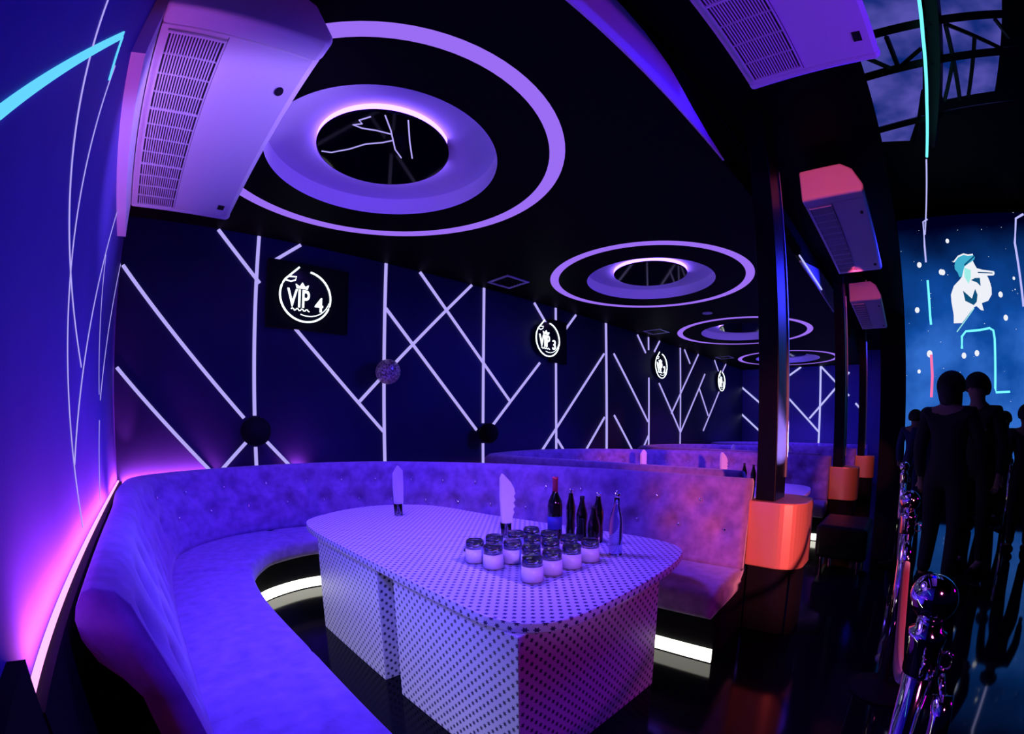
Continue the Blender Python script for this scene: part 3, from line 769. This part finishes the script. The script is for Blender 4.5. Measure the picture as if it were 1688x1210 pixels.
# ------------------------------------------------------------------ air conditioners
def air_con():
    r = empty('air_conditioner', (0.385, -1.695, 2.715), 'large white ceiling air conditioner hung in the left corner by the wall', 'air conditioner', 'white ceiling-hung air conditioners')
    Lh = 0.855
    sec = [(-.325, 0), (.300, 0), (.325, .012), (.330, .05), (.235, .19), (.12, .248), (-.325, .248)]
    def ext(sec, y0, y1):
        n = len(sec)
        return MB().add([(x, y0, z) for x, z in sec]+[(x, y1, z) for x, z in sec], [tuple(range(n)), tuple(reversed(range(n, 2*n)))]+[(i, n+i, n+(i+1) % n, (i+1) % n) for i in range(n)])
    ext(sec, -Lh, Lh).build('casing', M['plastic'], r, bevel=0.004)
    for s in (-1, 1):
        y0, y1 = (s*Lh, s*(Lh+(0.12 if s < 0 else 0.05))); y0, y1 = min(y0, y1), max(y0, y1)
        ext([(x*1.015, z*1.01-0.003) for x, z in sec], y0, y1).build('end_cap', M['plastic'], r, bevel=0.02, seg=4)
    x0, x1 = -0.285, -0.055
    g = MB().box((x0, -Lh+0.03, -0.004), (x1, Lh-0.03, -0.001))
    gv = g.build('grille', M['plastic_dark'], r)
    s = MB()
    for e in (x0-0.008, x1): s.box((e, -Lh+0.022, -0.012), (e+0.008, Lh-0.022, -0.001))
    for k in range(1, 18): s.box((x0+(x1-x0)*k/18-0.0032, -Lh+0.03, -0.010), (x0+(x1-x0)*k/18+0.0032, Lh-0.03, -0.004))
    ny = 12
    for k in range(ny+1):
        wd = 0.013 if k % 4 == 0 else 0.003
        y = -Lh+0.03+(2*Lh-0.06)*k/ny
        s.box((x0, y-wd/2, -0.0125), (x1, y+wd/2, -0.004))
    s.build('grille_slats', M['plastic'], gv)
    p = MB(); c = (0.245, -0.60); n = 20
    p.prism([(c[0]+0.018*math.cos(2*PI*k/n), c[1]+0.032*math.sin(2*PI*k/n)) for k in range(n)], -0.003, 0.001)
    p.build('badge', M['truss'], r)
    MB().box((0.225, 0.68, -0.003), (0.265, 0.745, 0.001)).build('indicator_window', M['truss'], r)
    MB().box((-0.047, -Lh+0.01, -0.0015), (-0.044, Lh-0.01, 0.001)).build('panel_seam', M['plastic_dark'], r)
    for yy in (-0.6, 0.6):
        MB().box((-0.02, yy-0.02, 0.24), (0.02, yy+0.02, H-2.715+0.0)).build('hanger', M['plastic'], r)
    return r
ac = air_con()
for x, y, sc, lab in ((1.46, -3.975, 1.0, 'nearest air conditioner over the walkway, lit purple from below'),
               (4.70, -3.79, 0.68, 'air conditioner over the walkway with its near end lit red'),
               (7.78, -3.74, 0.60, 'third air conditioner over the walkway, small and lit pink')):
    c = dup(ac, (x, y, 2.95), lab, rz=-PI/2)
    c.scale = (sc, 1, 1)
    for h in c.children:
        if h.name.startswith('hanger'): h.location.z = 0.115
MB().box((0.0, -2.62, 2.50), (0.055, -0.80, 2.96)).build('mounting_board', M['plastic'], None)
tag(bpy.data.objects['mounting_board'], 'pale mounting board on the left wall behind the big air conditioner', 'board')
r = empty('cable_duct', (0.05, -2.72, 2.80), 'square white duct rising beside the near end of the big air conditioner', 'duct')
MB().box((-0.045, -0.55, 0.0), (0.10, 0.03, 0.16)).build('duct_body', M['plastic'], r, bevel=0.004)
MB().box((-0.03, 0.0, -0.03), (0.11, 0.03, 0.0)).build('duct_gap', M['truss'], r)

# ------------------------------------------------------------------ columns
def column(x):
    r = empty('column', (x, -3.46, 0), 'nearest black column with a copper skirt at the end of the nearest sofa', 'column', 'black columns with copper skirts between the booths')
    MB().box((0.0, -0.06, 0.82), (0.25, 0.06, 3.32)).build('shaft', M['black'], r, bevel=0.006)
    MB().box((0.232, -0.068, 0.95), (0.25, -0.06, 2.96)).build('chrome_edge', mat('brushed_steel', (0.8, 0.8, 0.85), 0.4, 1.0), r)
    pl = []
    x0, x1, y0, y1, R = -0.05, 0.42, -0.24, 0.09, 0.16
    for a in range(180, 271, 9): pl.append((x0+R+R*math.cos(math.radians(a)), y0+R+R*math.sin(math.radians(a))))
    for a in range(270, 361, 9): pl.append((x1-R+R*math.cos(math.radians(a)), y0+R+R*math.sin(math.radians(a))))
    pl += [(x1, y1), (x0, y1)]
    MB().prism(pl, 0.42, 0.82).build('copper_skirt', M['copper'], r, bevel=0.008)
    MB().prism([(px*1.0+(0.02 if px < 0 else -0.02), py+(0.02 if py < 0 else -0.02)) for px, py in pl], 0.0, 0.42).build('base', M['matte_black'], r)
    return r
c0 = column(3.0)
dup(c0, (3.0+DX, -3.46, 0), 'second black column with a copper skirt, beyond the second booth')
dup(c0, (3.0+2*DX, -3.46, 0), 'third black column with a copper skirt, beyond the third booth')
struct(MB().box((9.6, -4.2, 0), (9.95, -3.78, 3.32)).build('wall_pier', M['matte_black']))
tag(MB().box((5.0, -3.275, 3.00), (6.3, -3.264, 3.015)).build('light_tube', M['neon_end']), 'thin white light tube along the top of the blue fascia by the first column', 'light line')

# dark lounge bench in the walkway beyond the first column
r = empty('ottoman', (4.9, -3.75, 0), 'low black leather ottoman beyond the first copper skirt, nearly lost in the dark', 'ottoman')
MB().box((-0.35, -0.22, 0.12), (0.35, 0.22, 0.42)).build('cushion', M['black'], r, bevel=0.04, seg=4)
for sx in (-1, 1):
    for sy in (-1, 1):
        MB().lathe([(0.012, 0), (0.016, 0.12)], c=(sx*0.29, sy*0.16, 0), n=12).build('leg', M['chrome'], r)

# ------------------------------------------------------------------ stanchions and ropes
def stanchion(loc, label):
    r = empty('stanchion', loc, label, 'stanchion', 'chrome ball-topped rope stanchions')
    MB().lathe([(0, 0), (0.16, 0), (0.16, 0.012), (0.11, 0.03), (0.035, 0.045), (0.03, 0.06)], n=36).build('base', M['matte_black'], r, smooth=True)
    MB().lathe([(0.029, 0.04), (0.029, 0.86)], n=28).build('post', M['chrome'], r, smooth=True)
    MB().lathe([(0.031, 0.79), (0.034, 0.795), (0.034, 0.86), (0.036, 0.865), (0.036, 0.88), (0.026, 0.885), (0.024, 0.905)], n=28).build('collar', M['chrome'], r, smooth=True)
    prof = [(max(1e-7, 0.045*math.sin(PI*i/20)), 0.945-0.045*math.cos(PI*i/20)) for i in range(21)]
    MB().lathe(prof, n=36).build('ball', M['chrome'], r, smooth=True)
    for a in (PI, 0, -PI/2):
        c = Vector((0.045*math.cos(a), 0.045*math.sin(a), 0.825)); t = Vector((math.cos(a), math.sin(a), 0))
        MB().tube([c+t*0.014*math.cos(q*PI/6)+Vector((0, 0, 0.018*math.sin(q*PI/6))) for q in range(12)], 0.0035, 6, True).build('hook_ring', M['chrome'], r, smooth=True)
    return r
st = stanchion((1.20, -4.283, 0), 'nearest chrome stanchion, its large ball at the lower right')
dup(st, (2.62, -4.245, 0), 'second chrome stanchion, with a small purple ball above a long shining post')
dup(st, (5.1, -4.22, 0), 'third chrome stanchion, its tiny ball seen just above the second one')
dup(st, (7.8, -5.68, 0), 'distant thin stanchion shining white at the far right of the dance floor')
def rope(a, b, sag, label, drop=None):
    r = empty('velvet_rope', (0, 0, 0), label, 'rope', 'red velvet barrier ropes')
    A, B = Vector(a), Vector(b); n = 24; pts = []
    for i in range(n+1):
        t = i/n; p = A.lerp(B, t); p.z -= sag*4*t*(1-t); pts.append(p)
    MB().tube(pts[2:-2], 0.017, 12).build('rope', M['velvet_red'], r, smooth=True)
    for q in (pts[:3], pts[-3:]):
        MB().tube(q, 0.0205, 12).build('end_cap', M['chrome'], r, smooth=True)
    return r
rope((1.32, -4.288, 0.79), (2.54, -4.25, 0.79), 0.30, 'dark red velvet rope sagging between the two nearest stanchions')
rope((2.70, -4.243, 0.79), (5.02, -4.222, 0.79), 0.38, 'dark red velvet rope running from the second to the third stanchion')
r = empty('velvet_rope', (0, 0, 0), 'unhooked red velvet rope hanging down the nearest post, with a chrome end', 'rope', 'red velvet barrier ropes')
hp = [(1.195, -4.325, 0.80), (1.17, -4.335, 0.765), (1.155, -4.34, 0.73), (1.15, -4.34, 0.68)]
MB().tube(hp[:2], 0.007, 8).build('clip', M['chrome'], r, smooth=True)
MB().tube([(1.17, -4.335, 0.77), (1.155, -4.34, 0.73), (1.15, -4.342, 0.69), (1.148, -4.342, 0.65)], 0.021, 14).build('end_cap', M['chrome'], r, smooth=True)
MB().tube([(1.148, -4.342, 0.66), (1.14, -4.345, 0.5), (1.13, -4.36, 0.3), (1.10, -4.42, 0.1), (1.06, -4.50, 0.022), (0.95, -4.62, 0.018), (0.75, -4.66, 0.018)], 0.017, 12).build('rope', M['velvet_red'], r, smooth=True)

# ------------------------------------------------------------------ LED screen with its picture
def screen():
    m = bpy.data.materials.new('led_screen_picture'); m.use_nodes = True
    n, l = N(m); n.clear()
    tc = n.new('ShaderNodeTexCoord'); sp = n.new('ShaderNodeSeparateXYZ'); l.new(tc.outputs['Object'], sp.inputs[0])
    no = n.new('ShaderNodeTexNoise'); no.inputs['Scale'].default_value = 0.9; no.inputs['Detail'].default_value = 4; l.new(tc.outputs['Object'], no.inputs['Vector'])
    zr = n.new('ShaderNodeMapRange'); zr.inputs['From Min'].default_value = 6.0; zr.inputs['From Max'].default_value = 3.0; l.new(sp.outputs[2], zr.inputs['Value'])
    ml = n.new('ShaderNodeMath'); ml.operation = 'MULTIPLY'; l.new(no.outputs['Fac'], ml.inputs[0]); l.new(zr.outputs[0], ml.inputs[1])
    cr = n.new('ShaderNodeValToRGB'); e = cr.color_ramp.elements
    e[0].position = 0.02; e[0].color = (0.0, 0.0, 0.012, 1); e[1].position = 0.62; e[1].color = (0.03, 0.15, 0.60, 1)
    q = cr.color_ramp.elements.new(0.38); q.color = (0.005, 0.07, 0.36, 1)
    l.new(ml.outputs[0], cr.inputs['Fac'])
    col = cr.outputs['Color']
    for sc_, th, seed in ((2.3, 0.05, 0), (5.5, 0.045, 31)):
        v = n.new('ShaderNodeTexVoronoi'); v.inputs['Scale'].default_value = sc_
        mp = n.new('ShaderNodeMapping'); mp.inputs['Location'].default_value = (seed, seed*2, seed); mp.inputs['Scale'].default_value = (0.001, 1, 1)
        l.new(tc.outputs['Object'], mp.inputs['Vector']); l.new(mp.outputs[0], v.inputs['Vector'])
        lt = n.new('ShaderNodeMath'); lt.operation = 'LESS_THAN'; lt.inputs[1].default_value = th; l.new(v.outputs['Distance'], lt.inputs[0])
        s2 = n.new('ShaderNodeSeparateColor'); l.new(v.outputs['Color'], s2.inputs[0])
        g = n.new('ShaderNodeMath'); g.operation = 'GREATER_THAN'; g.inputs[1].default_value = 0.45; l.new(s2.outputs[0], g.inputs[0])
        mm = n.new('ShaderNodeMath'); mm.operation = 'MULTIPLY'; l.new(lt.outputs[0], mm.inputs[0]); l.new(g.outputs[0], mm.inputs[1])
        mx = n.new('ShaderNodeMix'); mx.data_type = 'RGBA'; mx.inputs['B'].default_value = (0.75, 0.85, 1.0, 1)
        l.new(mm.outputs[0], mx.inputs['Factor']); l.new(col, mx.inputs['A']); col = mx.outputs['Result']
    em = n.new('ShaderNodeEmission'); em.inputs[1].default_value = 1.0; o = n.new('ShaderNodeOutputMaterial')
    l.new(col, em.inputs[0]); l.new(em.outputs[0], o.inputs[0])
    r = empty('led_screen', (0, 0, 0), 'huge blue LED screen across the dance floor showing a singer in a cap', 'screen')
    MB().box((12.0, -9.6, 0.7), (12.04, -4.22, 6.1)).build('display', m, r)
    MB().box((12.04, -9.6, 0.0), (12.25, -4.15, 6.2)).build('housing', M['matte_black'], r)
    def flat(name, pts, m2, d=0.012, x=11.995):
        n_ = len(pts)
        o = MB().add([(x-d, y, z) for y, z in pts]+[(x, y, z) for y, z in pts], [tuple(range(n_)), tuple(reversed(range(n_, 2*n_)))]+[(i, n_+i, n_+(i+1) % n_, (i+1) % n_) for i in range(n_)]).build(name, m2, r)
        return o
    white = emis('picture_white', (0.86, 0.88, 0.95), 1.0); teal = emis('picture_teal', (0.05, 0.42, 0.62), 1.0); dark = emis('picture_dark_teal', (0.005, 0.08, 0.20), 1.0); mint = emis('picture_mint', (0.35, 0.85, 0.8), 1.0)
    body = [(-5.58, 4.82), (-5.61, 4.89), (-5.7, 4.95), (-5.81, 5.01), (-5.85, 4.9), (-5.88, 4.84), (-6.01, 4.8), (-6.26, 4.76), (-6.27, 4.71), (-6.24, 4.67), (-6.09, 4.67), (-6.13, 4.56), (-6.16, 4.4), (-6.15, 4.25), (-6.06, 4.12), (-5.91, 4.07), (-5.94, 3.91), (-5.88, 3.92), (-5.79, 4.01), (-5.74, 3.99), (-5.63, 3.87), (-5.45, 3.65), (-5.27, 3.65), (-5.28, 3.83), (-5.25, 4.12), (-5.25, 4.28), (-5.33, 4.47), (-5.48, 4.61), (-5.53, 4.67)]
    flat('singer_picture', body, white)
    flat('cap_picture', [(-5.39, 4.92), (-5.42, 5.02), (-5.49, 5.1), (-5.62, 5.15), (-5.71, 5.12), (-5.83, 5.13), (-5.87, 5.09), (-5.84, 5.03), (-5.7, 4.95), (-5.61, 4.89), (-5.58, 4.82), (-5.53, 4.67), (-5.47, 4.66), (-5.44, 4.77), (-5.39, 4.84)], teal, x=11.982)
    flat('cap_brim_picture', [(-5.84, 5.115), (-5.86, 5.09), (-5.62, 4.90), (-5.60, 4.93)], dark, x=11.969)
    flat('cap_outline_picture', [(-5.49, 5.14), (-5.62, 5.185), (-5.72, 5.155), (-5.83, 5.165), (-5.83, 5.13), (-5.71, 5.12), (-5.62, 5.15), (-5.49, 5.10), (-5.40, 5.0), (-5.36, 5.0)], white, x=11.982)
    flat('neck_picture', [(-5.60, 4.86), (-5.74, 4.80), (-5.72, 4.64), (-5.66, 4.50), (-5.58, 4.66)], mint, x=11.982)
    flat('chest_picture', [(-5.52, 4.35), (-5.61, 4.26), (-5.7, 4.17), (-5.74, 4.27), (-5.79, 4.38), (-5.83, 4.25), (-5.8, 4.1), (-5.73, 4.03), (-5.55, 4.13)], dark, x=11.982)
    flat('arm_gap_picture', [(-5.72, 4.58), (-5.81, 4.62), (-5.92, 4.62), (-5.92, 4.44), (-5.85, 4.52)], dark, x=11.982)
    flat('microphone_picture', [(-5.89, 4.755), (-6.22, 4.725), (-6.22, 4.71), (-5.89, 4.73)], dark, x=11.982)
    flat('cord_picture', [(-5.72, 3.97), (-5.32, 3.47), (-5.335, 3.455), (-5.74, 3.96)], mint, x=11.995)
    for pts, m2, rad in (([(-4.92, 6.05), (-4.82, 6.0), (-4.78, 5.43), (-4.77, 5.05)], M['neon_end'], 0.02),
                         ([(-4.77, 4.63), (-4.77, 3.84), (-4.78, 3.64)], M['aqua_neon'], 0.024),
                         ([(-4.76, 2.98), (-4.78, 2.52), (-4.76, 2.06)], emis('pink_picture_line', (1.0, 0.16, 0.4), 1.1), 0.028),
                         ([(-5.42, 3.1), (-5.43, 3.36), (-5.52, 3.47), (-5.82, 3.49), (-6.04, 3.53), (-6.12, 3.48), (-6.14, 3.3), (-6.12, 2.27), (-6.14, 2.18), (-6.44, 2.2)], M['aqua_neon'], 0.024),
                         ([(-7.20, 6.05), (-6.99, 5.95), (-6.85, 5.39), (-6.85, 3.99)], M['neon_end'], 0.026)):
        MB().tube([(11.985, y, z) for y, z in pts], rad, 6).build('picture_line', m2, r)
    for y, z, s in ((-4.62, 5.0, .05), (-5.08, 4.8, .05), (-5.12, 4.79, .05), (-4.5, 3.98, .05), (-6.35, 4.25, .05), (-6.42, 3.75, .05), (-4.73, 3.0, .06), (-5.46, 2.95, .05), (-5.74, 3.0, .05), (-4.5, 2.62, .035), (-5.3, 5.5, .04), (-6.7, 4.6, .03)):
        MB().lathe([(0, -0.004), (s, -0.004), (s, 0.004), (0, 0.004)], n=14).build('star_picture', white, r)
        o = [c for c in r.children if c.name.startswith('star_picture')][-1]
        o.location = (11.99, y, z); o.rotation_euler = (0, PI/2, 0); o.scale = (1.3, 1, 1)
screen()

# ------------------------------------------------------------------ truss and blue ceiling panels over the dance floor
pm = bpy.data.materials.new('blue_glowing_skylight'); pm.use_nodes = True
n_, l_ = N(pm); n_.clear()
tc = n_.new('ShaderNodeTexCoord'); no = n_.new('ShaderNodeTexNoise'); no.inputs['Scale'].default_value = 1.3; no.inputs['Detail'].default_value = 3; cr = n_.new('ShaderNodeValToRGB')
cr.color_ramp.elements[0].position = 0.35; cr.color_ramp.elements[0].color = (0.003, 0.02, 0.17, 1); cr.color_ramp.elements[1].position = 0.66; cr.color_ramp.elements[1].color = (0.09, 0.08, 0.42, 1)
em = n_.new('ShaderNodeEmission'); ou = n_.new('ShaderNodeOutputMaterial')
l_.new(tc.outputs['Object'], no.inputs['Vector']); l_.new(no.outputs['Fac'], cr.inputs['Fac']); l_.new(cr.outputs[0], em.inputs[0]); l_.new(em.outputs[0], ou.inputs[0])
tag(MB().prism([(4.2, -4.40), (4.2, -5.25), (5.33, -5.2), (7.56, -4.98), (8.74, -4.68), (8.6, -4.02), (5.6, -4.22)], 6.2, 6.3).build('window_1', pm), None, None, None, 'structure')
tag(MB().prism([(4.2, -5.60), (4.2, -6.50), (5.3, -6.43), (7.43, -6.21), (7.62, -5.33)], 6.2, 6.3).build('window_2', pm), None, None, None, 'structure')
struct(MB().box((-3, -14, 6.3), (XE+2, -3.2, 6.45)).build('ceiling_hall', M['ceiling']))
def beam(mb, a, b, wd):
    mb.tube([(a[0], a[1], 5.7), (b[0], b[1], 5.7)], wd, 4)
r = empty('roof_truss', (0, 0, 0), 'black roof truss crossing under the blue skylight panels', 'truss')
for a, b, wd, nm in (((5.36, -4.2), (5.01, -6.45), .07, 'chord'), ((6.14, -4.05), (5.75, -6.4), .07, 'chord'), ((4.3, -5.33), (8.0, -4.98), .11, 'main_beam'),
                     ((7.5, -3.9), (7.0, -6.4), .06, 'chord')):
    mb = MB(); beam(mb, a, b, wd); mb.build(nm, M['truss'], r)
for a, b in (((5.4, -4.6), (6.02, -4.65)), ((5.72, -4.27), (6.1, -4.62)), ((5.7, -5.0), (6.04, -4.65)), ((5.27, -5.39), (5.74, -6.13)), ((5.53, -5.75), (6.84, -5.59)), ((5.27, -5.38), (6.88, -5.46)), ((5.16, -6.07), (5.49, -6.25)), ((5.99, -5.41), (6.88, -5.23)), ((6.61, -4.93), (7.96, -4.7))):
    mb = MB(); beam(mb, a, b, .035); mb.build('brace', M['truss'], r)
def tube_light(pts, rad, m, label):
    r = empty('light_tube', (0, 0, 0), label, 'light line')
    MB().tube(pts, rad, 8).build('tube', m, r)
    for p in (pts[0], pts[-1]):
        MB().tube([(p[0], p[1], p[2]), (p[0], p[1], 6.3)], 0.003, 6).build('hanging_wire', M['truss'], r)
tube_light([(4.2, -5.09, 5.4), (4.51, -5.06, 5.4), (5.12, -5.0, 5.4), (6.46, -4.91, 5.4), (7.9, -4.84, 5.4)], 0.022, M['aqua_neon'], 'long aqua light tube running up past the roof truss')
tube_light([(8.0, -4.83, 5.4), (11.2, -4.78, 5.4)], 0.014, M['neon_end'], 'thin pale light tube between the truss and the LED screen')

# ------------------------------------------------------------------ people
def person(name, label, loc, rz, height=1.70, cloth='cloth_dark', pose=None, long_hair=False, lean=0.0, fingers=True):
    """figure facing local +Y; joints in metres for a 1.70 m body"""
    r = empty(name, loc, label, 'person', None, rz)
    k = height/1.70
    J = {'pelvis': (0, 0, .93), 'belly': (0, .01, 1.05), 'chest': (0, .01, 1.24), 'upchest': (0, 0, 1.37), 'neck': (0, .005, 1.46), 'chin': (0, .02, 1.52), 'head': (0, .025, 1.59), 'crown': (0, .01, 1.655)}
    for s, e in (('l', -1), ('r', 1)):
        J['sh'+s] = (e*.175, 0, 1.385); J['el'+s] = (e*.235, -.02, 1.10); J['wr'+s] = (e*.245, .06, .86); J['pa'+s] = (e*.245, .085, .79)
        J['hp'+s] = (e*.095, 0, .88); J['kn'+s] = (e*.105, .03, .49); J['an'+s] = (e*.105, -.02, .09); J['to'+s] = (e*.12, .15, .03)
    if pose: J.update(pose)
    R = {'pelvis': .14, 'belly': .125, 'chest': .145, 'upchest': .12, 'neck': .055, 'chin': .07, 'head': .088, 'crown': .06, 'sh': .062, 'el': .043, 'wr': .028, 'pa': .032, 'hp': .095, 'kn': .06, 'an': .042, 'to': .035}
    E = [('pelvis', 'belly'), ('belly', 'chest'), ('chest', 'upchest'), ('upchest', 'neck'), ('neck', 'chin'), ('chin', 'head'), ('head', 'crown')]
    for s in 'lr': E += [('upchest', 'sh'+s), ('sh'+s, 'el'+s), ('el'+s, 'wr'+s), ('wr'+s, 'pa'+s), ('pelvis', 'hp'+s), ('hp'+s, 'kn'+s), ('kn'+s, 'an'+s), ('an'+s, 'to'+s)]
    def skin(nm, names, edges, extra, m, parent, addr=0.0, lv=2):
        me = bpy.data.meshes.new(nm)
        def tilt(p): return (p[0]*k, (p[1]+lean*max(0, p[2]-.93))*k, p[2]*k)
        V = [tilt(J[q]) for q in names]; ed = [(names.index(a), names.index(b)) for a, b in edges]
        rad = [R.get(q, R.get(q[:-1], .05))+addr for q in names]
        for base, chain, rr in extra:
            prev = names.index(base)
            for p, r2 in zip(chain, rr):
                V.append(tilt(p)); rad.append(r2); ed.append((prev, len(V)-1)); prev = len(V)-1
        me.from_pydata(V, ed, [])
        o = bpy.data.objects.new(nm, me); COL.objects.link(o)
        sk = o.modifiers.new('skin', 'SKIN'); sk.use_smooth_shade = True
        for i, sv in enumerate(me.skin_vertices[0].data):
            sv.radius = (rad[i]*k, rad[i]*k*(0.78 if i < 4 and not addr == -1 else 1)); sv.use_root = (i == 0)
        sb = o.modifiers.new('sub', 'SUBSURF'); sb.levels = lv; sb.render_levels = lv
        dg = bpy.context.evaluated_depsgraph_get()
        me2 = bpy.data.meshes.new_from_object(o.evaluated_get(dg)); me2.name = nm
        for p in me2.polygons: p.use_smooth = True
        bpy.data.objects.remove(o)
        me2.materials.clear(); me2.materials.append(m)
        q = bpy.data.objects.new(nm, me2); COL.objects.link(q); q.parent = parent
        return q
    extra = [('head', [(0, .115, 1.585), (0, .128, 1.57)], (.016, .012))]
    for e in (-1, 1): extra.append(('head', [(e*.092, .02, 1.585), (e*.10, .01, 1.60)], (.014, .012)))
    if fingers:
        for s, e in (('l', -1), ('r', 1)):
            w_, p_ = Vector(J['wr'+s]), Vector(J['pa'+s]); d = (p_-w_).normalized(); side = d.cross(Vector((0, 1, 0.2))).normalized(); curl = side.cross(d)
            for q in range(4):
                o_ = p_+side*(-.027+.018*q)+d*.02; ln = (.028, .034, .032, .024)[q]
                extra.append(('pa'+s, [o_+d*.012, o_+d*(.012+ln)+curl*.012, o_+d*(.012+1.6*ln)+curl*.034], (.0095, .0085, .0075)))
            o_ = p_-side*.03-d*.015
            extra.append(('pa'+s, [o_-side*.012+d*.01, o_-side*.028+d*.035+curl*.01], (.0105, .009)))
    body = skin('body', list(J), E, extra, M['skin'], r)
    names = [q for q in J if q not in ('neck', 'chin', 'head', 'crown') and q[:2] not in ('pa', 'to')]
    skin('clothing', names, [(a, b) for a, b in E if a in names and b in names], [], M[cloth], r, 0.014)
    for s in 'lr':
        p = J['to'+s]; a = J['an'+s]
        MB().tube([(a[0]*k, (a[1]-.05)*k, .045), (a[0]*k, (a[1]+.05)*k, .042), (p[0]*k, (p[1]+.03)*k, .032)], [.048, .05, .036], 12).build('shoe', M['matte_black'], r, smooth=True)
    hc = Vector(J['head']); yl = lean*(hc.z-.93)
    b = MB(); prof = []
    for i in range(13):
        a = PI*i/12*0.62
        prof.append((max(1e-6, .122*math.sin(a)), .124*math.cos(a)))
    b.lathe(list(reversed(prof)), n=20)
    if long_hair: b.lathe([(.085, -.16), (.098, -.08), (.106, 0.0), (.09, 0.06)], c=(0, -.035, 0), n=16)
    h = b.build('hair', M['hair'], r, smooth=True)
    h.location = (hc.x*k, (hc.y-.012+yl)*k, (hc.z+.012)*k); h.rotation_euler = (math.radians(14), 0, 0); h.scale = (0.95*k, 1.05*k, k)
    for e in (-1, 1):
        o = MB().lathe([(max(1e-6, .010*math.sin(PI*i/8)), -.010*math.cos(PI*i/8)) for i in range(9)], n=10).build('eye', M['plastic'], r, smooth=True)
        o.location = ((hc.x+e*.032)*k, (hc.y+.083+yl)*k, (hc.z+.012)*k)
    return r
armup = {'elr': (.25, .06, 1.12), 'wrr': (.17, .26, 1.20), 'par': (.15, .32, 1.24)}
person('person', 'person in dark clothes standing left of the couple, dark hair, turned to the other', (4.62, -4.55, 0), math.radians(-118), 1.74, 'cloth_dark', armup, True, 0.05)
person('person', 'person in dark clothes on the right of the couple, raising a small glass', (5.32, -4.90, 0), math.radians(50), 1.80, 'cloth_dark', armup, False, 0.06)
person('person', 'distant guest by the black pier at the left edge of the screen', (8.3, -4.36, 0), math.radians(-100), 1.60, 'cloth_blue', None, False, 0.0, False)
person('person', 'distant guest in blue just left of the standing couple', (7.2, -4.50, 0), math.radians(-80), 1.58, 'cloth_blue', None, False, 0.0, False)
person('person', 'distant guest just right of the standing couple', (8.2, -5.30, 0), math.radians(-60), 1.60, 'cloth_dark', None, True, 0.0, False)
person('person', 'distant guest between the couple and the right edge of the picture', (8.6, -5.72, 0), math.radians(100), 1.62, 'cloth_dark', None, False, 0.0, False)
person('person', 'dark guest at the right edge of the picture', (6.4, -5.58, 0), math.radians(-90), 1.60, 'cloth_dark', None, False, 0.0, False)
